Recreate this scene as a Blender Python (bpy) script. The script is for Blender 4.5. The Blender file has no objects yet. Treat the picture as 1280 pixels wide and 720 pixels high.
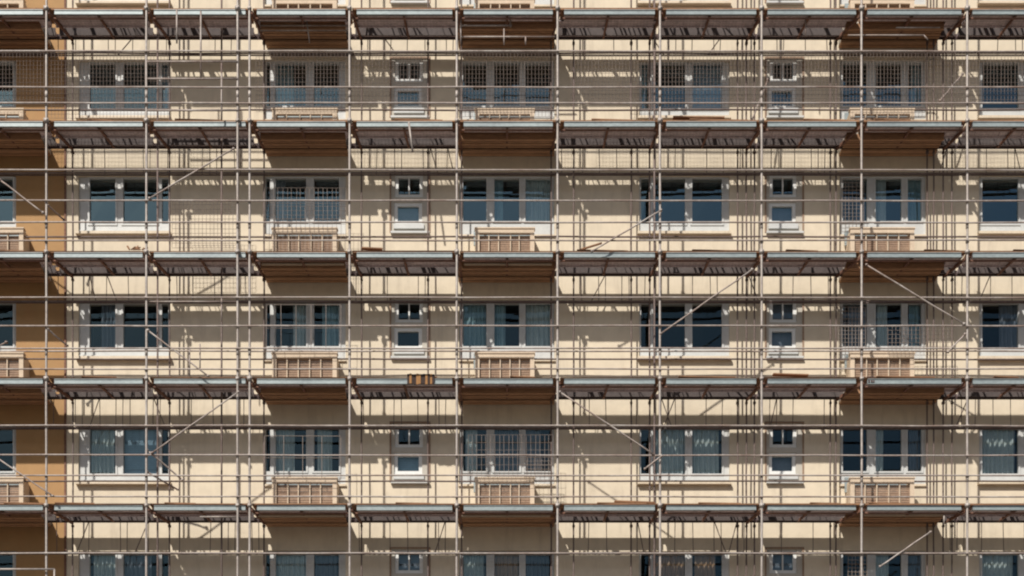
import bpy, math, random
from mathutils import Vector
R = random.Random(7)
SC = bpy.context.scene
COL = SC.collection
# ------------------------------------------------------------------ camera
F = 1910.0; D = 38.2; CZ = 1.6; HOR = 1250.0
def px_x(px, Y=0.0): return (px-640.0)*(D+Y)/F
def px_z(py, Y=0.0): return CZ+(HOR-py)*(D+Y)/F
def at(px, py, Y=0.0): return Vector((px_x(px, Y), Y, px_z(py, Y)))
cam = bpy.data.cameras.new('camera'); co = bpy.data.objects.new('camera', cam); COL.objects.link(co)
co.location = (0, -D, CZ); co.rotation_euler = (math.radians(90), 0, 0)
cam.sensor_width = 36; cam.lens = F/1280*36; cam.shift_y = (HOR-360)/1280.0
cam.clip_end = 5000
SC.camera = co
# ------------------------------------------------------------------ light
SUN = Vector((0.50, 1.0, -1.08)).normalized()
w = bpy.data.worlds.new('World'); SC.world = w; w.use_nodes = True
nt = w.node_tree; sky = nt.nodes.new('ShaderNodeTexSky'); sky.sky_type = 'NISHITA'; sky.sun_disc = False
to = -SUN
sky.sun_elevation = math.asin(to.z); sky.sun_rotation = math.atan2(to.x, to.y)
sky.dust_density = 2.0
bg = nt.nodes['Background']; bg.inputs['Strength'].default_value = 0.065
nt.links.new(sky.outputs[0], bg.inputs['Color'])
sl = bpy.data.lights.new('sun', 'SUN'); sl.energy = 4.9; sl.angle = math.radians(1.0); sl.color = (1.0, 0.94, 0.85)
so = bpy.data.objects.new('sun', sl); COL.objects.link(so); so.rotation_euler = SUN.to_track_quat('-Z', 'Y').to_euler()
so.location = (-10, -30, 60)
SC.view_settings.view_transform = 'Standard'; SC.view_settings.look = 'None'
SC.view_settings.exposure = 0; SC.view_settings.gamma = 1

# ------------------------------------------------------------------ materials
def mat(name, c, rough=0.7, metal=0.0, c2=None, scale=3.0, amt=0.5, bump=0.0, stretch=(1, 1, 1), spec=0.4, lines=None, fine=0.12):
    m = bpy.data.materials.new(name); m.use_nodes = True; t = m.node_tree; N = t.nodes; L = t.links
    b = N['Principled BSDF']; b.inputs['Roughness'].default_value = rough; b.inputs['Metallic'].default_value = metal
    b.inputs['Specular IOR Level'].default_value = spec
    g = N.new('ShaderNodeNewGeometry')
    mp = N.new('ShaderNodeMapping'); mp.inputs['Scale'].default_value = stretch; L.new(g.outputs['Position'], mp.inputs['Vector'])
    no = N.new('ShaderNodeTexNoise'); no.inputs['Scale'].default_value = scale; no.inputs['Detail'].default_value = 7
    no.inputs['Roughness'].default_value = 0.62; L.new(mp.outputs[0], no.inputs['Vector'])
    rp = N.new('ShaderNodeValToRGB'); rp.color_ramp.elements[0].position = 0.5-0.22/max(amt, .1)*0.5; rp.color_ramp.elements[1].position = 0.5+0.22/max(amt, .1)*0.5
    c2 = c2 or tuple(x*0.8 for x in c)
    rp.color_ramp.elements[0].color = (*c, 1); rp.color_ramp.elements[1].color = (*c2, 1)
    L.new(no.outputs['Fac'], rp.inputs[0]); last = rp.outputs[0]
    n2 = N.new('ShaderNodeTexNoise'); n2.inputs['Scale'].default_value = scale*9; n2.inputs['Detail'].default_value = 4; L.new(mp.outputs[0], n2.inputs['Vector'])
    mr = N.new('ShaderNodeMapRange'); mr.inputs['From Min'].default_value = .3; mr.inputs['From Max'].default_value = .7
    mr.inputs['To Min'].default_value = 1-fine; mr.inputs['To Max'].default_value = 1+fine*.5; L.new(n2.outputs['Fac'], mr.inputs[0])
    mx = N.new('ShaderNodeVectorMath'); mx.operation = 'SCALE'; L.new(last, mx.inputs[0]); L.new(mr.outputs[0], mx.inputs['Scale']); last = mx.outputs[0]
    if lines:
        for (axis, freq, duty, dark) in lines:
            sp = N.new('ShaderNodeSeparateXYZ'); L.new(g.outputs['Position'], sp.inputs[0])
            mm = N.new('ShaderNodeMath'); mm.operation = 'MULTIPLY'; mm.inputs[1].default_value = freq; L.new(sp.outputs[axis], mm.inputs[0])
            fr = N.new('ShaderNodeMath'); fr.operation = 'FRACT'; L.new(mm.outputs[0], fr.inputs[0])
            ls = N.new('ShaderNodeMath'); ls.operation = 'LESS_THAN'; ls.inputs[1].default_value = duty; L.new(fr.outputs[0], ls.inputs[0])
            m2 = N.new('ShaderNodeMapRange'); m2.inputs['To Min'].default_value = 1; m2.inputs['To Max'].default_value = dark; L.new(ls.outputs[0], m2.inputs[0])
            s2 = N.new('ShaderNodeVectorMath'); s2.operation = 'SCALE'; L.new(last, s2.inputs[0]); L.new(m2.outputs[0], s2.inputs['Scale']); last = s2.outputs[0]
    L.new(last, b.inputs['Base Color'])
    if bump:
        bp = N.new('ShaderNodeBump'); bp.inputs['Strength'].default_value = bump; bp.inputs['Distance'].default_value = 0.01
        L.new(n2.outputs['Fac'], bp.inputs['Height']); L.new(bp.outputs[0], b.inputs['Normal'])
    return m
def stained(m, c_dark):            # streaks of dirt running down a rendered wall
    t = m.node_tree; N = t.nodes; L = t.links; b = N['Principled BSDF']
    src = b.inputs['Base Color'].links[0].from_socket
    g = N.new('ShaderNodeNewGeometry'); mp = N.new('ShaderNodeMapping'); mp.inputs['Scale'].default_value = (1.6, 1, .22); L.new(g.outputs['Position'], mp.inputs['Vector'])
    no = N.new('ShaderNodeTexNoise'); no.inputs['Scale'].default_value = 2.2; no.inputs['Detail'].default_value = 8; no.inputs['Roughness'].default_value = .7; L.new(mp.outputs[0], no.inputs['Vector'])
    r = N.new('ShaderNodeMapRange'); r.inputs['From Min'].default_value = .52; r.inputs['From Max'].default_value = .78; r.inputs['To Max'].default_value = .7; L.new(no.outputs['Fac'], r.inputs[0])
    x = N.new('ShaderNodeMix'); x.data_type = 'RGBA'; L.new(r.outputs[0], x.inputs['Factor']); L.new(src, x.inputs['A']); x.inputs['B'].default_value = (*c_dark, 1)
    L.new(x.outputs['Result'], b.inputs['Base Color'])
M = {}
M['cream'] = mat('cream_render', (.725, .635, .495), .85, c2=(.635, .555, .435), scale=.5, amt=.5, bump=.25, fine=.06); stained(M['cream'], (.46, .395, .31))
M['orange'] = mat('ochre_render', (.43, .26, .12), .85, c2=(.37, .22, .10), scale=.5, bump=.25, fine=.06); stained(M['orange'], (.42, .22, .1))
M['surround'] = mat('grey_surround', (.52, .49, .43), .7, c2=(.46, .43, .38), scale=2, fine=.08)
M['white'] = mat('white_frame', (.60, .61, .60), .45, c2=(.50, .51, .51), scale=3, fine=.06)
M['white_bright'] = mat('white_casement', (.76, .77, .76), .45, c2=(.68, .69, .68), scale=3, fine=.06)
M['sill'] = mat('sill_paint', (.72, .62, .48), .6, c2=(.6, .5, .38), scale=3)
M['tube'] = mat('galvanised_tube', (.46, .42, .395), .55, .1, c2=(.27, .20, .17), scale=1.3, amt=.7, stretch=(1, 1, 1), fine=.25)
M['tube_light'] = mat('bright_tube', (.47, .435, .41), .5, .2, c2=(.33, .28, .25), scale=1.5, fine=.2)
M['tube_dark'] = mat('shaded_rusty_tube', (.19, .15, .14), .75, .1, c2=(.13, .09, .08), scale=2, fine=.3)  # rust over a dark base that stands for deck shade on inner tubes
M['rust'] = mat('rusted_steel', (.24, .12, .08), .8, .0, c2=(.15, .08, .06), scale=2.5, fine=.35)
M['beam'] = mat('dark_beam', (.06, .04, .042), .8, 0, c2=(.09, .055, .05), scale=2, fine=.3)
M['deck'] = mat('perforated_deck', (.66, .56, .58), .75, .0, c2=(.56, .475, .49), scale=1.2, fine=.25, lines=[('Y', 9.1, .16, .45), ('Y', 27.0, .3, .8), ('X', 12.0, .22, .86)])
M['blade_shade'] = mat('blade_shade', (.105, .088, .085), .85, c2=(.08, .064, .062), scale=1.2, fine=.2)  # tone set so the sunlit blade looks like the shaded deck underside
M['fascia'] = mat('blue_grey_steel', (.33, .385, .395), .45, .15, c2=(.24, .28, .295), scale=1.1, amt=.6, stretch=(1, 1, 3), fine=.2)
M['timber'] = mat('scaffold_timber', (.34, .18, .095), .85, c2=(.20, .105, .06), scale=1.3, stretch=(1, 5, 5), fine=.3)
M['soffit'] = mat('brown_boards', (.52, .30, .17), .85, c2=(.36, .20, .115), scale=1.2, stretch=(.5, 4, 4), fine=.3, lines=[('Y', 5.3, .13, .3)])
M['parapet'] = mat('beige_parapet', (.66, .54, .41), .8, c2=(.56, .45, .34), scale=2, fine=.12)
M['slat'] = mat('brown_slats', (.36, .25, .175), .8, c2=(.27, .18, .13), scale=3, fine=.25)
M['mesh'] = mat('mesh_wire', (.30, .245, .215), .7, .0, c2=(.2, .155, .135), scale=1.2, fine=.2)
M['mesh_pale'] = mat('pale_wire', (.38, .33, .30), .6, .0, c2=(.28, .23, .2), scale=1.2, fine=.2)
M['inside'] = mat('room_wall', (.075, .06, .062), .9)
M['curt_grey'] = mat('grey_curtain', (.56, .62, .60), .9, c2=(.44, .50, .49), scale=2)
M['curt_teal'] = mat('teal_curtain', (.33, .47, .50), .9, c2=(.25, .38, .42), scale=2)
M['curt_dark'] = mat('dark_curtain', (.19, .215, .25), .9)
M['curt_brown'] = mat('brown_curtain', (.50, .34, .22), .9)
M['blind'] = mat('slate_blind', (.27, .39, .48), .9, lines=[('Z', 18, .2, .85)])
M['ground'] = mat('ground_earth', (.13, .12, .10), .95, c2=(.10, .09, .08), scale=.15)
M['pave'] = mat('paving', (.26, .25, .23), .9, c2=(.22, .21, .19), scale=.6, lines=[('X', 2, .03, .6), ('Y', 2, .03, .6)])
M['road'] = mat('asphalt', (.05, .05, .05), .9, c2=(.065, .063, .06), scale=.8)
M['cloth_s'] = mat('striped_cloth', (.40, .21, .085), .95, c2=(.28, .14, .06), scale=6)
M['cloth_d'] = mat('dark_stripe', (.06, .04, .035), .95)
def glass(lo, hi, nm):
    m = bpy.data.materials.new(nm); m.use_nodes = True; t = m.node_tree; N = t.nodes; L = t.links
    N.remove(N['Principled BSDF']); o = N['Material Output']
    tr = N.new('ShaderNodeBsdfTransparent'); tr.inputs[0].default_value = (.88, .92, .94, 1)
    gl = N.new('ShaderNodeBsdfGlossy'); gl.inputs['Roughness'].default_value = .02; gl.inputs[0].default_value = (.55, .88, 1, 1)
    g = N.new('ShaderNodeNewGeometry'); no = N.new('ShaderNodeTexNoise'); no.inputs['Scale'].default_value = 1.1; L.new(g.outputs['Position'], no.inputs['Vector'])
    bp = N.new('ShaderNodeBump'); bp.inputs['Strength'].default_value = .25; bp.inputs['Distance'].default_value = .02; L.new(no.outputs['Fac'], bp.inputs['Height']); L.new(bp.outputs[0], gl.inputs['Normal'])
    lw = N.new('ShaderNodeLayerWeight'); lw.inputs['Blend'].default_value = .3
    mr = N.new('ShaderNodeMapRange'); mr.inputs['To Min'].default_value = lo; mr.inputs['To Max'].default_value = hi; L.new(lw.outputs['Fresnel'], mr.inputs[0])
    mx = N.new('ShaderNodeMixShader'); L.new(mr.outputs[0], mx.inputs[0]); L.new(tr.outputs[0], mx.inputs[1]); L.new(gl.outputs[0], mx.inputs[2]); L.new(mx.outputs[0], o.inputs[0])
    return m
M['glass'] = glass(.145, .75, 'window_glass'); M['glass_low_reflect'] = glass(.045, .5, 'low_reflect_glass')  # second glass mirrors less, standing in for dark buildings reflected low down

# ------------------------------------------------------------------ mesh helpers
class MB:
    def __init__(s): s.v = []; s.f = []
    def box(s, x0, x1, y0, y1, z0, z1):
        i = len(s.v); s.v += [(x, y, z) for x in (x0, x1) for y in (y0, y1) for z in (z0, z1)]
        s.f += [tuple(i+k for k in q) for q in ((0, 1, 3, 2), (4, 6, 7, 5), (0, 4, 5, 1), (2, 3, 7, 6), (0, 2, 6, 4), (1, 5, 7, 3))]
        return s
    def bar(s, a, b, w, h):                    # rectangular bar from a to b
        a = Vector(a); b = Vector(b); d = (b-a).normalized(); up = Vector((0, 0, 1)) if abs(d.z) < .9 else Vector((0, 1, 0))
        u = d.cross(up).normalized(); v = u.cross(d).normalized(); i = len(s.v)
        for p in (a, b):
            for (p1, p2) in ((-1, -1), (1, -1), (1, 1), (-1, 1)): s.v.append(tuple(p+u*p1*w/2+v*p2*h/2))
        s.f += [tuple(i+k for k in q) for q in ((0, 3, 2, 1), (4, 5, 6, 7), (0, 1, 5, 4), (1, 2, 6, 5), (2, 3, 7, 6), (3, 0, 4, 7))]
        return s
    def tube(s, a, b, r, n=8, seg=1, wob=0):
        a = Vector(a); b = Vector(b); d = (b-a).normalized(); up = Vector((0, 0, 1)) if abs(d.z) < .9 else Vector((0, 1, 0))
        u = d.cross(up).normalized(); v = u.cross(d).normalized(); i = len(s.v)
        for k in range(seg+1):
            p = a.lerp(b, k/seg)
            if wob and 0 < k < seg: p = p+u*R.uniform(-wob, wob)+v*R.uniform(-wob, wob)
            for j in range(n):
                t = 2*math.pi*j/n; s.v.append(tuple(p+(u*math.cos(t)+v*math.sin(t))*r))
        for k in range(seg):
            for j in range(n):
                s.f.append((i+k*n+j, i+k*n+(j+1) % n, i+(k+1)*n+(j+1) % n, i+(k+1)*n+j))
        s.f.append(tuple(i+j for j in reversed(range(n)))); s.f.append(tuple(i+seg*n+j for j in range(n)))
        return s
    def coupler(s, p, r=.05):
        x, y, z = p; e = r*R.uniform(.85, 1.15)
        s.box(x-e, x+e, y-e*1.1, y+e*.9, z-e*.8, z+e*.8); s.tube((x+e*.5, y-e*1.8, z), (x+e*.5, y-e, z), r*.28, 6)
        return s
    def build(s, name, m, parent=None, smooth=False):
        me = bpy.data.meshes.new(name); me.from_pydata(s.v, [], s.f); me.materials.append(m); me.validate(); me.update()
        if smooth:
            for p in me.polygons: p.use_smooth = len(p.vertices) == 4
        o = bpy.data.objects.new(name, me); COL.objects.link(o)
        if parent: o.parent = parent
        return o
def tag(o, label=None, cat=None, group=None, kind=None):
    if label: o['label'] = label
    if cat: o['category'] = cat
    if group: o['group'] = group
    if kind: o['kind'] = kind
    return o
def empty(name, loc=(0, 0, 0)):
    o = bpy.data.objects.new(name, None); COL.objects.link(o); o.location = loc; o.empty_display_size = .3; return o

# ------------------------------------------------------------------ setting
YW = 1.48                                   # wall face
g = MB(); g.v = [(-1500, -1500, 0), (1500, -1500, 0), (1500, 1500, 0), (-1500, 1500, 0)]; g.f = [(0, 1, 2, 3)]
tag(g.build('ground', M['ground']), kind='structure')
g = MB(); g.box(-45, 45, -6, YW-.01, .004, .12); tag(g.build('pavement', M['pave']), kind='structure')
g = MB(); g.box(-400, 400, -16, -6.01, -.1, .006); tag(g.build('road', M['road']), kind='structure')

# ------------------------------------------------------------------ building data (photo measures turned into metres on the wall plane)
ROW_Y = [-62, 81, 225, 381, 537, 694, 850]           # head of the panes, row by row
ROWNAME = ['row above the top row', 'top row', 'second row', 'third row', 'fourth row', 'bottom row', 'row below']
YG = 1.60                                   # glass plane
def XW(p): return px_x(p, YW)
def ZW(p): return px_z(p, YW)
CORNER = 82
A = 'A'; B = 'B'; C = 'C'
COLS = [ # type, x0, x1, panes, name
 (A, -190, -82, [(-184, -150), (-142, -98)], 'far left'),
 (B, -66, 20, [(-60, -30), (-22, 17)], 'orange wing'),
 (A, 98, 213, [(113, 145), (155, 197), (203, 211)], 'left wide'),
 (B, 331, 432, [(333, 338), (345, 383), (393, 424)], 'left balcony'),
 (C, 489, 536, [], 'left small'),
 (B, 574, 693, [(579, 608), (618, 649), (657, 689)], 'middle balcony'),
 (A, 799, 912, [(801, 811), (816, 856), (865, 902)], 'right wide'),
 (C, 958, 1003, [], 'right small'),
 (B, 1050, 1158, [(1053, 1083), (1094, 1126), (1134, 1151)], 'right balcony'),
 (A, 1224, 1340, [(1227, 1272), (1282, 1322), (1328, 1337)], 'far right wide'),
]
def openings(col, y0):
    t, x0, x1, panes, nm = col
    if t == A: return (x0, x1, y0-5, y0+65)
    if t == B: return (x0, x1, y0-6, y0+69)
    return (x0, x1, y0-8, y0+66)

ztop = ZW(-150); 
def build_wall(px0, px1, cols, m, name, parent, z0=0.0, z1=ztop):
    x0, x1 = XW(px0), XW(px1); rects = []
    for c in cols:
        for y0 in ROW_Y:
            a = openings(c, y0); rects.append((XW(a[0]), XW(a[1]), ZW(a[3]), ZW(a[2])))
    xs = sorted({x0, x1, *[r[0] for r in rects], *[r[1] for r in rects]}); zs = sorted({z0, z1, *[r[2] for r in rects], *[r[3] for r in rects]})
    b = MB(); idx = {}
    def V(x, y, z):
        k = (round(x, 5), round(y, 5), round(z, 5))
        if k not in idx: idx[k] = len(b.v); b.v.append((x, y, z))
        return idx[k]
    th = .32
    for i in range(len(xs)-1):
        for j in range(len(zs)-1):
            cx, cz = (xs[i]+xs[i+1])/2, (zs[j]+zs[j+1])/2
            if any(r[0] < cx < r[1] and r[2] < cz < r[3] for r in rects): continue
            b.f.append((V(xs[i], YW, zs[j]), V(xs[i+1], YW, zs[j]), V(xs[i+1], YW, zs[j+1]), V(xs[i], YW, zs[j+1])))
            b.f.append((V(xs[i], YW+th, zs[j]), V(xs[i], YW+th, zs[j+1]), V(xs[i+1], YW+th, zs[j+1]), V(xs[i+1], YW+th, zs[j])))
    for (a, c, d, e) in rects:
        for (p, q) in (((a, d), (a, e)), ((a, e), (c, e)), ((c, e), (c, d)), ((c, d), (a, d))):
            b.f.append((V(p[0], YW, p[1]), V(q[0], YW, q[1]), V(q[0], YW+th, q[1]), V(p[0], YW+th, p[1])))
    return b.build(name, m, parent)

cream = empty('apartment_building', (XW(600), 8, 0)); cream.location = (0, 0, 0)
tag(cream, 'cream rendered apartment block with rows of white framed windows behind the scaffold', 'building')
wing = empty('apartment_building', (0, 0, 0))
tag(wing, 'orange rendered building section at the left edge of the facade', 'building')
XL, XC, XR = XW(-330), XW(CORNER), XW(1620)
build_wall(CORNER, 1620, COLS[2:], M['cream'], 'wall', cream)
build_wall(-330, CORNER, COLS[:2], M['orange'], 'wall', wing)
for (par, xa, xb, m) in ((cream, XC+.01, XR, M['cream']), (wing, XL, XC-.01, M['orange'])):
    b = MB()
    b.box(xa, xb, YW+.36, 13, ztop-.02, ztop+.3); b.build('roof', M['surround'], par)
    b = MB(); b.box(xa-.0, xb, 12.7, 13, 0, ztop-.03)
    if par is cream: b.box(XR-.3, XR-.002, YW+.33, 12.69, 0, ztop-.03)
    else: b.box(XL+.002, XL+.3, YW+.33, 12.69, 0, ztop-.03)
    b.build('side_wall', m, par)
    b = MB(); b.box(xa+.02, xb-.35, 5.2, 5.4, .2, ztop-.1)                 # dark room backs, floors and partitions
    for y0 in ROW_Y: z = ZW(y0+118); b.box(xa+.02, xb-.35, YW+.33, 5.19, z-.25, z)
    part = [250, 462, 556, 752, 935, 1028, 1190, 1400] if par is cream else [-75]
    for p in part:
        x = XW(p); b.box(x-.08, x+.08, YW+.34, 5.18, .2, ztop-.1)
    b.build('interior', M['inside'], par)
b = MB(); b.box(XC-.03, XC+.02, YW-.03, YW-.002, 0, ztop); b.build('corner_joint', M['rust'], wing)

CURT = {  # (row, col index, pane index): (material, fraction covered from left a..b)
 (1, 3, 1): ('curt_teal', 0, .55), (1, 2, 2): ('blind', 0, 1), (1, 6, 0): ('curt_teal', 0, .8), (1, 8, 2): ('curt_teal', .3, 1), (1, 6, 2): ('blind', 0, 1),
 (2, 5, 2): ('curt_grey', 0, 1), (2, 5, 1): ('curt_teal', 0, .35), (2, 8, 1): ('curt_grey', .08, .45), (2, 8, 2): ('curt_teal', 0, 1), (2, 3, 1): ('curt_dark', 0, .3),
 (3, 2, 0): ('curt_dark', .4, 1), (3, 3, 1): ('curt_grey', .55, 1), (3, 3, 2): ('curt_teal', .3, 1), (3, 5, 0): ('curt_teal', 0, .95), (3, 5, 1): ('curt_teal', 0, .45),
 (3, 5, 2): ('curt_grey', 0, 1), (3, 8, 0): ('curt_dark', .3, 1), (3, 8, 1): ('curt_grey', .1, .5), (3, 8, 2): ('curt_teal', .2, 1), (3, 9, 0): ('curt_dark', .5, 1),
 (4, 2, 0): ('curt_grey', 0, .9), (4, 2, 1): ('blind', 0, 1), (4, 3, 1): ('curt_grey', 0, .6), (4, 3, 2): ('curt_grey', .1, .7), (4, 5, 0): ('curt_grey', .1, .6), (4, 5, 1): ('curt_dark', 0, 1), (4, 5, 2): ('curt_dark', 0, .6),
 (4, 6, 1): ('curt_grey', .1, 1), (4, 6, 2): ('curt_grey', 0, .9), (4, 8, 1): ('curt_grey', 0, .35), (4, 8, 2): ('curt_dark', .2, 1), (4, 9, 0): ('curt_grey', 0, .95),
 (5, 2, 0): ('curt_grey', .1, 1), (5, 2, 1): ('curt_dark', 0, .8), (5, 3, 1): ('curt_grey', 0, 1), (5, 3, 2): ('curt_dark', 0, .9), (5, 5, 0): ('curt_grey', 0, .9), (5, 5, 1): ('curt_brown', 0, 1), (5, 5, 2): ('curt_dark', 0, .9),
 (5, 6, 1): ('curt_brown', 0, 1), (5, 6, 2): ('curt_brown', .1, .8), (5, 8, 1): ('curt_grey', 0, .55), (5, 8, 2): ('curt_dark', 0, 1), (5, 9, 0): ('curt_grey', 0, .9), (5, 9, 1): ('curt_grey', 0, .9),
}
SHADE = {'curt_grey': 'pale grey pleated', 'curt_teal': 'blue-green pleated', 'curt_dark': 'dark slate pleated', 'curt_brown': 'brown pleated', 'blind': 'flat slate-blue'}
def gx(p): return px_x(p, YG)
def gz(p): return px_z(p, YG)
def curtain(r, ci, pi, kind, a, c, x0, x1, z0, z1):
    nm = COLS[ci][4]; xa = x0+(x1-x0)*a; xb = x0+(x1-x0)*c; flat = kind == 'blind'
    b = MB(); n = 3 if flat else max(8, int((xb-xa)/.014)); amp = .0 if flat else .065
    ph = R.uniform(0, 6)
    for i in range(n+1):
        t = i/n; x = xa+(xb-xa)*t; y = YG+.1+amp*math.sin(ph+t*(xb-xa)*52+1.3*math.sin(t*5+ph)); 
        b.v += [(x, y, z0-.05), (x, y*.3+(YG+.09)*.7, z1+.05)]
        if i: k = 2*i; b.f.append((k-2, k, k+1, k-1))
    o = b.build('window_blind' if flat else 'curtain', M[kind], None, True)
    place = {0: 'left pane', 1: 'middle pane', 2: 'right pane'}[pi]
    if nm == 'far right wide': place = 'left pane' if pi == 0 else 'middle pane'
    if nm == 'left wide' or nm == 'left balcony': place = {0: 'left pane', 1: 'middle pane', 2: 'right pane'}[pi]
    tag(o, f"{SHADE[kind]} {'blind' if flat else 'curtain'} behind the {place} of the {nm} window, {ROWNAME[r]}", 'blind' if flat else 'curtain', 'blinds in the windows' if flat else 'curtains in the windows')

for ci, col in enumerate(COLS):
    t, x0, x1, panes, nm = col; par = wing if ci < 2 else cream
    for r, y0 in enumerate(ROW_Y):
        ox0, ox1, oy0, oy1 = openings(col, y0); X0, X1, Z1, Z0 = XW(ox0)+.002, XW(ox1)-.002, ZW(oy0)-.002, ZW(oy1)+.002
        f = MB(); ya, yb = YG-.055, YG+.03; wn = None
        if t in (A, B):
            pt, pb = y0, y0+(56 if t == A else 53)
            pcs = panes; zt, zb = gz(pt), gz(pb)
            # head and bottom rails
            f.box(X0, X1, ya, yb, zt, Z1); f.box(X0, X1, ya, yb, Z0, zb)
            ed = [X0]+[v for p in pcs for v in (gx(p[0]), gx(p[1]))]+[X1]
            for k in range(0, len(ed), 2): f.box(ed[k], ed[k+1], ya, yb, zb+.001, zt-.001)
            # raised sash frame around each pane
            for p in pcs:
                a, c = gx(p[0]), gx(p[1])
                if c-a < .3: continue
                s = .05
                f.box(a-s, a-.004, ya-.02, ya-.001, zb-s, zt+s); f.box(c+.004, c+s, ya-.02, ya-.001, zb-s, zt+s)
                f.box(a-.003, c+.003, ya-.02, ya-.001, zt+.004, zt+s); f.box(a-.003, c+.003, ya-.02, ya-.001, zb-s, zb-.004)
                if t == B: f.box(a-s*.8, a-s*.4, ya-.07, ya-.021, (zb+zt)/2-.38, (zb+zt)/2-.2)
            if t == A: f.box(X0+.02, X1-.02, ya-.045, ya-.001, Z0+.002, Z0+.05)
            wn = f.build('window', M['white'], par)
            for pi, p in enumerate(pcs):
                q = MB(); a, c = gx(p[0])-.01, gx(p[1])+.01; q.v = [(a, YG, zb-.01), (c, YG, zb-.01), (c, YG+R.uniform(-.02, .02), zt+.01), (a, YG, zt+.01)]; q.f = [(0, 1, 2, 3)]
                q.build('pane', M['glass' if r < 3 else 'glass_low_reflect'], wn)
                if (r, ci, pi) in CURT:
                    kd = CURT[(r, ci, pi)]; curtain(r, ci, pi, kd[0], kd[1], kd[2], a, c, zb, zt)
            s = MB()
            if t == A: s.box(X0-.05, X1+.03, YW-.13, YW-.003, Z0-.10, Z0-.035); s.box(X0+.001, X1-.001, YW-.002, ya-.05, Z0, Z0+.02)
            else: s.box(X0-.02, X1+.02, YW-.05, YW-.003, Z0-.05, Z0-.005); s.box(X0+.001, X1-.001, YW-.002, ya-.05, Z0, Z0+.02)
            s.build('sill', M['sill'], wn)
        else:
            # surround panel with two casements
            u = MB(); a0, a1 = (x0+5, x0+40) if ci == 4 else (x0+3, x0+37)
            U = [(a0, a1, y0-5, y0+24), (a0-1, a1-1, y0+30, y0+58)]
            px0_, px1_ = gx(a0), gx(a1)
            yy0, yy1 = YW+.02, YW+.07
            bands = [(Z1, gz(y0-5)), (gz(y0+24), gz(y0+30)), (gz(y0+58), Z0)]
            for (zh, zl) in bands: u.box(X0, X1, yy0, yy1, zl, zh)
            for (a, c, yt, yb_) in U:
                u.box(X0, gx(a), yy0, yy1, gz(yb_)+.001, gz(yt)-.001); u.box(gx(c), X1, yy0, yy1, gz(yb_)+.001, gz(yt)-.001)
            wn = u.build('window', M['surround'], par)
            for k, (a, c, yt, yb_) in enumerate(U):
                fr = MB(); xa, xb, za, zb2 = gx(a)+.002, gx(c)-.002, gz(yb_)+.002, gz(yt)-.002; s = .088
                y1, y2 = YG-.06, YG+.03
                fr.box(xa, xa+s, y1, y2, za, zb2); fr.box(xb-s, xb, y1, y2, za, zb2)
                fr.box(xa+s, xb-s, y1, y2, zb2-s, zb2); fr.box(xa+s, xb-s, y1, y2, za, za+s*(1 if k == 0 else 1.2))
                if k == 0: mx = (xa+xb)/2; fr.box(mx-.018, mx+.018, y1+.02, y2-.02, za+s, zb2-s)
                fo = fr.build('casement', M['white_bright'], wn)
                q = MB(); q.v = [(xa+.05, YG, za+.05), (xb-.05, YG, za+.05), (xb-.05, YG, zb2-.05), (xa+.05, YG, zb2-.05)]; q.f = [(0, 1, 2, 3)]; q.build('pane', M['glass' if r < 3 else 'glass_low_reflect'], wn)
                if (r, k) in ((4, 1), (5, 0), (2, 1)) or (r == 3 and ci == 7):
                    b = MB(); b.v = [(xa+.06, YG+.12, za), (xb-.06, YG+.12, za), (xb-.06, YG+.12, zb2), (xa+.06, YG+.12, zb2)]; b.f = [(0, 1, 2, 3)]
                    kk = 'blind' if r in (4,) and ci == 4 else 'curt_dark'
                    o = b.build('window_blind', M[kk]); tag(o, f"{'slate-blue' if kk == 'blind' else 'dark grey'} flat blind in the {'upper' if k == 0 else 'lower'} pane of the {nm} window, {ROWNAME[r]}", 'blind', 'blinds in the windows')
            s = MB(); s.box(X0-.01, X1+.02, YW-.10, YW+.018, Z0-.05, Z0+.0); s.box(gx(a0)-.03, gx(a1)+.03, YW-.03, YW+.019, gz(y0+64), gz(y0+58)); s.build('sill', M['white'], wn)
            s = MB(); e = .045
            s.box(X0-e, X0-.001, YW-.012, YW-.001, Z0, Z1+e); s.box(X1+.001, X1+e, YW-.012, YW-.001, Z0, Z1+e); s.box(X0, X1, YW-.012, YW-.001, Z1+.001, Z1+e); s.build('surround_trim', M['slat'], wn)

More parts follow.
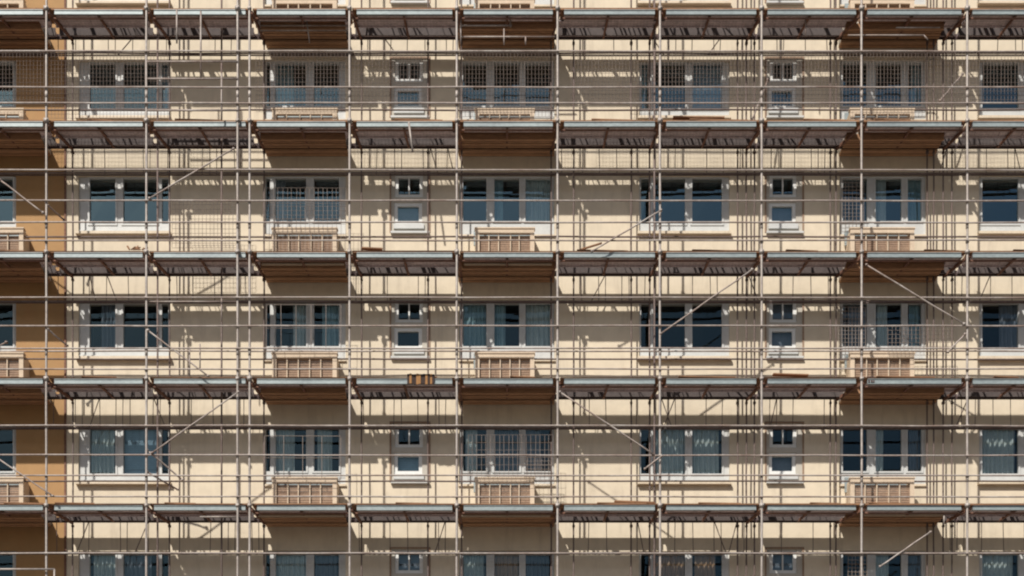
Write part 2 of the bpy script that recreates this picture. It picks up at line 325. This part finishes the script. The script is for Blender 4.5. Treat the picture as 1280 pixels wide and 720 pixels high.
# lintel bands
# ------------------------------------------------------------------ balconies
DECK_Y = [-140, 10, 150, 313.5, 471.5, 629.5, 786]             # top of the timber, front plane
DZ = [px_z(y, .1) for y in DECK_Y]
BX = {1: (-105, 64), 3: (333, 436), 5: (573, 693), 8: (1048, 1168)}   # slab extent on the wall
BOX = {1: (-60, 29), 3: (340, 421), 5: (594, 668), 8: (1063, 1143)}   # parapet extent at its own plane
YB0 = .62
slabs = []
for ci, (a, c) in BX.items():
    for r in range(len(ROW_Y)):
        if r >= len(DZ): continue
        par = wing if ci == 1 else cream
        zd = DZ[r]            # deck r is above row r ; slab belongs to row r-1
        y_prev = ROW_Y[r-1] if r else None
        x0, x1 = XW(a), XW(c)
        slabs.append((x0, x1))
        s = MB(); s.box(x0, x1, YB0+.06, YW-.002, zd-.12, zd+.02)
        bal = s.build('balcony', M['surround'], par)
        s = MB(); s.box(x0-.01, x1+.01, YB0+.0, YB0+.058, zd-.2, zd-.05); s.build('edge_beam', M['soffit'], bal)
        s = MB(); n = 5; yy = [YB0+.06+(YW-YB0-.08)*k/n for k in range(n+1)]
        for k in range(n): s.box(x0+.01, x1-.01, yy[k]+.012, yy[k+1]-.012, zd-.165-.012*(k % 2), zd-.121)
        s.build('soffit_boards', M['soffit'], bal)
        if r == 0: continue
        # parapet standing on it, in front of the window of row r-1
        bx0, bx1 = px_x(BOX[ci][0], .95), px_x(BOX[ci][1], .95)
        zt = px_z(ROW_Y[r-1]+(61 if r != 2 else 56), .95); zb = zd+.022
        s = MB(); fw = .11
        ys0, ys1 = .95, 1.05
        s.box(bx0, bx1, ys0, ys1, zt-fw, zt); s.box(bx0, bx1, ys0, ys1, zb, zb+.07)
        s.box(bx0, bx0+fw, ys0, ys1, zb+.071, zt-fw-.001); s.box(bx1-fw, bx1, ys0, ys1, zb+.071, zt-fw-.001)
        for k in range(1, 5):
            x = bx0+fw+(bx1-bx0-2*fw)*k/5+R.uniform(-.03, .03); s.box(x-.013, x+.013, ys0+.01, ys1-.01, zb+.071, zt-fw-.001)
        s.box(bx0, bx0+.1, ys1+.001, YW-.01, zb, zt-.003); s.box(bx1-.1, bx1, ys1+.001, YW-.01, zb, zt-.003)
        s.box(bx0-.02, bx1+.02, ys0-.02, ys1+.06, zt+.001, zt+.035)
        s.build('parapet', M['parapet'], bal)
        s = MB(); zz = zb+.08
        while zz < zt-fw-.05: s.box(bx0+fw-.02, bx1-fw+.02, ys0+.06+.01, ys0+.092, zz, zz+.046); zz += .057
        s.build('slatted_infill', M['slat'], bal)
        # grey railing panel behind
        s = MB(); s.box(bx0-.05, bx1-.08, YW-.1, YW-.06, zt+.04-.25, zt+.17); s.build('back_panel', M['fascia'], bal)

# ------------------------------------------------------------------ scaffolding
sc = empty('scaffolding', (0, 0, 0)); tag(sc, 'multi level tube scaffolding covering the whole facade', 'scaffolding')
FP = [-320, -195, -67, 58, 183, 312, 437, 571, 697, 825, 952, 1077, 1209, 1336, 1464, 1592]
BPX = {58: 91, 183: 212, 312: 330, 437: 452, 571: 577, 697: 689, 825: 812, 952: 933, 1077: 1045, 1209: 1179, -67: -20, 1336: 1296, -195: -150, -320: -275, 1464: 1420, 1592: 1548}
INNER = [789, 922, 943, 1038, 1167, 717, 535, 1159, 1190]
ZTOP = px_z(-175, 0); RT = .029
rails = []
RAILS = {0: [-205, -176, -160], 1: [63.5, 109, 128.7, -20], 2: [212, 250.5, 277.5, 301], 3: [371.5, 407.5, 435.5, 461.5], 4: [531.5, 568.5, 594.5, 620.5], 5: [691.5, 728, 754, 779]}
rail_z = [px_z(y, -.06) for v in RAILS.values() for y in v]
for p in FP+[297]:
    x = px_x(p, 0); b = MB(); b.tube((x, 0, 0.12), (x, 0, ZTOP), RT, 10, 24, .004)
    b.box(x-.09, x+.09, -.09, .09, .12, .14)
    for z in rail_z: b.coupler((x, -.01, z), .033)
    for z in DZ: b.coupler((x, .0, z-.08), .05); b.tube((x, 0, z+.5), (x, 0, z+.68), RT*1.25, 10)
    b.build('standard', M['tube_light'], sc, True)
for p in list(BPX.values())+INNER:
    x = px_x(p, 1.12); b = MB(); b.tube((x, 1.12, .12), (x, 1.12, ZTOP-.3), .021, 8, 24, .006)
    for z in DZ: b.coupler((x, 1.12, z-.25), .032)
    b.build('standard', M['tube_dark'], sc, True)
for p, y in ((197, .55), (818, .6), (277, .8)):
    x = px_x(p, y); b = MB(); b.tube((x, y, .12), (x, y, ZTOP-.5), .024, 8); b.build('standard', M['tube_dark'], sc, True)
xa, xb = px_x(-330), px_x(1600)
for lv, ys in RAILS.items():
    for k, y in enumerate(ys):
        z = px_z(y, -.06); b = MB(); b.tube((xa+R.uniform(0, .3), -.06, z), (xb, -.06, z+R.uniform(-.02, .02)), .020, 8, 30, .006)
        b.build('guard_rail', M['tube'], sc, True)
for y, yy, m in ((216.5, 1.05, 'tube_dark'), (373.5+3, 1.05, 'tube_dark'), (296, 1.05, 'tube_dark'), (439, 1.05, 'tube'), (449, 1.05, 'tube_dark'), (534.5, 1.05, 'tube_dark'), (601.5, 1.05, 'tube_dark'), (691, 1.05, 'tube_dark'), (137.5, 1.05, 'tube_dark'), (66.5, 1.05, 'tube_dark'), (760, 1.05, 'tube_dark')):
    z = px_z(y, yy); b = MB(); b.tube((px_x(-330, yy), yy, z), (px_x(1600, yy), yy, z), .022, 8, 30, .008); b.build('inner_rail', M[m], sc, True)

def cut(x0, x1, cuts):
    seg = [(x0, x1)]
    for (c0, c1) in cuts:
        out = []
        for (s0, s1) in seg:
            if c1 <= s0 or c0 >= s1: out.append((s0, s1)); continue
            if c0 > s0+.08: out.append((s0, c0))
            if c1 < s1-.08: out.append((c1, s1))
        seg = out
    return seg
SL = [(XW(a)-.01, XW(c)+.01) for (a, c) in BX.values()]
for li, z in enumerate(DZ):
    for i in range(len(FP)-1):
        p0, p1 = FP[i], FP[i+1]
        x0, x1 = px_x(p0)+.17, px_x(p1)-.12
        segs = cut(x0-.12, x1+.07, SL)
        b = MB()
        b.box(x0, x1, .135, .45, z-.11, z-.045)                     # front strip under the boards
        for (s0, s1) in segs:
            if s1-s0 > .1:
                b.box(s0, s1, .4505, .62, z-.11, z-.046); b.box(s0, s1, .6205, .64, z-.155, z-.02); b.box(s0, s1, .945, 1.06, z-.12, z-.045)
                for x in [s0+.3+.6*k for k in range(int((s1-s0)/.6)+1)]:
                    if x < s1-.05: b.box(x, x+.03, .14, .615, z-.13, z-.1105)
        dk = b.build('deck', M['deck'], sc)
        b = MB()
        for (s0, s1) in segs: b.box(s0, s1, .92, .9445, z-.165, z+.03)  # added blade, hides the sunlit gap from below
        if b.v: b.build('gap_blade', M['blade_shade'], dk)
        # battens added across the gap only to break up sunlight on the wall
        b = MB()
        for (s0, s1) in segs:
            x = s0
            while x < s1-.1:
                wd = R.choice((.015, .02, .03, .04, .05, .10)); b.bar((x, .60, z-.012), (x+R.choice((0, .02, -.02, R.uniform(-.22, .22))), .93, z+.036), wd, .014); x += wd+R.choice((.05, .07, .09, .12, .2, .4))
        for (s0, s1) in segs: b.box(s0, s1, .585, .602, z-.03, z+.004)
        if b.v: b.build('shadow_batten', M['timber'], dk)
        b = MB(); e = R.uniform(-.012, .004); b.box(x0, x1, .10+e, .134, z-.165+e, z-.045); b.box(x0, x1, .083+e, .0992+e, z-.165+e, z-.15+e); b.box(x0, x1, .083+e, .0992+e, z-.062, z-.048)
        b.build('fascia', M['fascia'], dk)
        b = MB(); xx = x0-.12
        for k in range(2):
            y = .1+k*.29; o = R.uniform(-.06, .06); b.box(xx+o*.4, x1+.12+R.uniform(-.02, .05), y, y+.27, z-.044+.001*k, z-.001+R.uniform(-.008, .008))
        if li in (2, 3, 4, 5) and R.random() < .5: L = R.uniform(.5, 1.5); s = R.uniform(x0, x1-L); b.bar((s, .14, z+.018), (s+L, .2, z+.02), .12, .024)
        b.build('timber_board', M['timber'], dk)
        # transoms: at the standard and mid bay
        xbk = px_x(BPX[p0], 1.12); xbn = px_x(BPX[p1], 1.12)
        b = MB(); b.bar((px_x(p0)+.05, .0, z-.17), (xbk, 1.12, z-.17), .05, .07); b.build('transom', M['rust'], dk)
        b = MB(); xm = (px_x(p0)+px_x(p1))/2; b.bar((xm, .14, z-.15), ((xbk+xbn)/2*.5+xm*.5, 1.06, z-.15), .05, .045); b.build('transom', M['rust'], dk)
        b = MB(); b.tube((x0-.1, .17, z-.22), (x1+.05, .17, z-.22), .024, 8); b.build('ledger', M['rust'], dk, True)
    # rear beam and the lattice below it
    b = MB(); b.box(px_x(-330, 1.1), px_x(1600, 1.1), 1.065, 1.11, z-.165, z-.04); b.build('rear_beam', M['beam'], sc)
    b = MB(); zc = {1: 66.5, 2: 216.5, 3: 376.5, 4: 534.5, 5: 691}.get(li)
    if zc:
        zl = px_z(zc, 1.05); x = px_x(-300, 1.1)
        while x < px_x(1590, 1.1):
            if not any(s0-.1 < x < s1+.1 for s0, s1 in SL):
                b.tube((x, 1.13, z-.1), (x+R.uniform(-.02, .02), 1.13, zl-.01), .010, 6)
                if R.random() < .13: b.tube((x, 1.13, z-.1), (x+R.choice((-1, 1))*R.uniform(.15, .4), 1.13, zl), .013, 6)
            x += R.choice((.18, .42, .45, .55, .8))
        b.box(px_x(-330, 1.1), px_x(1600, 1.1), 1.12, 1.14, zl-.02, zl+.01); b.box(px_x(-330, 1.1), px_x(1600, 1.1), 1.12, 1.14, z-.13, z-.08)
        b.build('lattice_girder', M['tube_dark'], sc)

# diagonal braces and stub tubes
def brace(p, q, Y1=-.1, Y2=-.1, r=.019, m='tube'):
    b = MB(); b.tube(at(*p, Y1), at(*q, Y2), r, 8, 6, .006); b.coupler(at(*p, Y1), .028); b.coupler(at(*q, Y2), .028); b.build('brace', M[m], sc, True)
for a in (((187, 248), (292, 186)), ((0, 225), (54, 266)), ((1083, 331), (1205, 405)), ((826, 417), (940, 337)), ((185, 413), (260, 470)),
          ((190, 566), (298, 490)), ((700, 490), (820, 570)), ((-4, 572), (66, 620)), ((806, 586), (827, 570)), ((1100, 708), (1163, 665)), ((740, 314), (826, 263)),
          ((1185, 440), (1206, 418)), ((-8, 435), (8, 428))): brace(*a)
for a in (((1175, 126), (1203, 93)), ((60, 412), (84, 432)), ((60, 257), (80, 275)), ((184, 590), (222, 612)), ((184, 563), (228, 600)), ((940, 150), (960, 100))): brace(*a, .2, .6, .022, 'tube')
def stub(name, pts, Y, r=.022, m='tube'):
    b = MB()
    for a, c in pts: b.tube(at(*a, Y), at(*c, Y), r, 8)
    b.build(name, M[m], sc, True)
stub('loading_frame', [((221, 12), (221, 54)), ((251, 14), (251, 98)), ((184, 98.5), (297, 98.5)), ((184, 77), (297, 77)), ((277, 92), (277, 150)), ((184, 138), (297, 138))], -.03)
stub('hanging_tube', [((325, 26.5), (383, 26.5)), ((325, 32), (436, 32)), ((325, 38), (436, 38)), ((383, 22), (387, 54))], .5, .016, 'tube')
stub('hanging_tube', [((577, 32), (640, 32)), ((576, 46), (694, 46)), ((638, 20), (638, 34)), ((630, 36), (630, 56)), ((657, 46), (657, 56)), ((576, 20), (576, 56))], .3, .018, 'tube')
stub('hanging_tube', [((1007, 22), (1007, 46)), ((1120, 34.5), (1175, 34.5)), ((1060, 44), (1155, 44)), ((1155, 44), (1160, 50))], .3, .016, 'tube')
stub('hanging_tube', [((511, 153), (516, 190))], .0, .026, 'tube_light')
stub('hanging_tube', [((1180, 643), (1180, 655)), ((250, 646), (296, 646))], .2, .02, 'tube_light')
stub('end_rail', [((-40, 711.5), (68, 711.5)), ((68, 711.5), (68, 735))], -.1, .024, 'tube_light')
stub('short_rail', [((184, 377), (296, 377)), ((277, 372), (277, 402)), ((237, 435), (237, 470)), ((250, 430), (250, 461))], .05, .018, 'tube')
for (a, c, yy) in ((1078, 1175, 322), (327, 430, 330), (322, 430, 645), (577, 688, 645), (1080, 1180, 644), (580, 690, 330), (0, 52, 484)):
    b = MB(); p = at(a, yy, .5); q = at(c, yy, .5); b.box(p.x, q.x, .5, .53, p.z-.02, p.z+.025); b.build('edge_strip', M['parapet'], sc)
# feet of inner wooden clutter, dangling posts near the twin standards
# ------------------------------------------------------------------ wire mesh
def mesh_panel(xa, xb, ya, yb, Y, dx, dy, r, m, bend=.01, label=None):
    if m == 'mesh_pale': r *= .6
    b = MB(); p0 = at(xa, yb, Y); p1 = at(xb, ya, Y); x = p0.x; n = max(2, int(round((p1.x-p0.x)/dx)))
    for k in range(n+1):
        x = p0.x+(p1.x-p0.x)*k/n; o = R.uniform(-bend, bend); b.tube((x, Y, p0.z+R.uniform(0, .03)), (x+o, Y+R.uniform(-.01, .01), p1.z), r, 4)
    n = max(2, int(round((p1.z-p0.z)/dy)))
    for k in range(n+1):
        z = p0.z+(p1.z-p0.z)*k/n; b.tube((p0.x, Y-.008, z), (p1.x, Y-.008, z+R.uniform(-bend, bend)), r, 4)
    o = b.build('mesh_panel', M[m], sc)
    if label: o['label'] = label
for (a, c, yb) in ((-66, 55, 130), (60, 181, 148), (184, 214, 148), (320, 436, 140), (439, 531, 131), (573, 695, 146), (714, 787, 128), (789, 823, 148), (827, 949, 134), (954, 1075, 134), (1079, 1157, 146), (1159, 1207, 132), (1212, 1334, 130)):
    mesh_panel(a, c, 66, yb, .06, .088, .105, .0045, 'mesh')
mesh_panel(331, 432, 235, 312, .75, .115, .4, .008, 'mesh_pale', .015)
mesh_panel(331, 432, 258, 280, .76, .115, .10, .008, 'mesh_pale', .01)
mesh_panel(1052, 1080, 224, 290, 1.2, .09, .1, .010, 'mesh_pale', .01)
mesh_panel(1048, 1082, 384, 448, 1.2, .09, .1, .010, 'mesh_pale', .01)
mesh_panel(1110, 1190, 408, 444, .8, .1, .11, .009, 'mesh_pale', .01)
mesh_panel(585, 692, 544, 600, .8, .115, .2, .008, 'mesh_pale', .015)
mesh_panel(655, 690, 572, 596, .82, .09, .09, .010, 'mesh_pale', .01)
mesh_panel(1060, 1084, 690, 730, 1.2, .1, .1, .010, 'mesh_pale', .01)
mesh_panel(333, 426, 381, 440, .8, .35, .5, .011, 'mesh_pale', .01)
mesh_panel(331, 426, 545, 600, .8, .5, .9, .013, 'mesh_pale', .01)
mesh_panel(215, 296, 250, 310, .75, .1, .12, .005, 'mesh', .01)

# ------------------------------------------------------------------ loose things lying on the decks
z4 = DZ[4]
b = MB(); d = MB(); X0, X1 = px_x(509, .05), px_x(543, .05); n = 12
for k in range(n):
    xa_, xb_ = X0+(X1-X0)*k/n, X0+(X1-X0)*(k+1)/n; tgt = d if k in (0, 2, 3, 6, 7, 9, 11) else b
    yy = .045-.012*math.sin(k*1.7); zt = z4+.06+.008*math.sin(k*2.1); zl = z4-.19+.012*math.sin(k*1.3)
    tgt.box(xa_, xb_-.002, yy, yy+.03, zl, zt); tgt.box(xa_, xb_-.002, yy+.031, .5, zt-.03, zt)
o = b.build('striped_cloth', M['cloth_s']); d.build('dark_stripe', M['cloth_d'], o)
tag(o, 'brown and tan striped cloth bundle hanging over the deck edge', 'cloth')
def loose(p0, p1, Y, w_, h_, label, name='loose_board', m='timber', cat='board'):
    b = MB(); a = at(*p0, Y); c = at(*p1, Y+.08); b.bar(a, c, w_, h_); o = b.build(name, M[m]); tag(o, label, cat)
loose((768, 627.2), (818, 629), .2, .14, .035, 'weathered board lying tilted on the deck below the right wide window of the fourth row')
loose((726, 312), (752, 304), .2, .06, .03, 'short pale stick propped on the deck left of the diagonal tube, second row')
loose((966, 468.2), (1010, 469.6), .25, .14, .03, 'reddish plank lying on the deck under the right small window, third row')
loose((841, 147.8), (905, 148.6), .22, .16, .035, 'dark plank lying loose on the deck under the right wide window, top row')
loose((452, 310.6), (478, 311.8), .25, .12, .03, 'short rusty board lying on the deck below the left small window, second row')
b = MB()
for k in range(9):
    x = 162+k*2.2; b.bar(at(x, 312, .2), at(x+R.uniform(-6, 8), 312-R.uniform(1.5, 5), .3), .03, .03)
tag(b.build('debris_heap', M['timber']), 'small heap of rusty scraps on the deck beneath the left wide window, second row', 'debris')
b = MB()
for k in range(5):
    x = 1084+k*2; b.bar(at(x, 471, .16), at(x+R.uniform(-2, 3), 478, .07), .03, .03)
tag(b.build('rope_loops', M['beam']), 'dark rope loops hanging at the deck edge under the right balcony, third row', 'rope')

SC.render.resolution_x = 1024; SC.render.resolution_y = 576
SC.cycles.pixel_filter_type = 'BLACKMAN_HARRIS'; SC.cycles.filter_width = 2.1; SC.cycles.max_bounces = 8; SC.cycles.transparent_max_bounces = 12
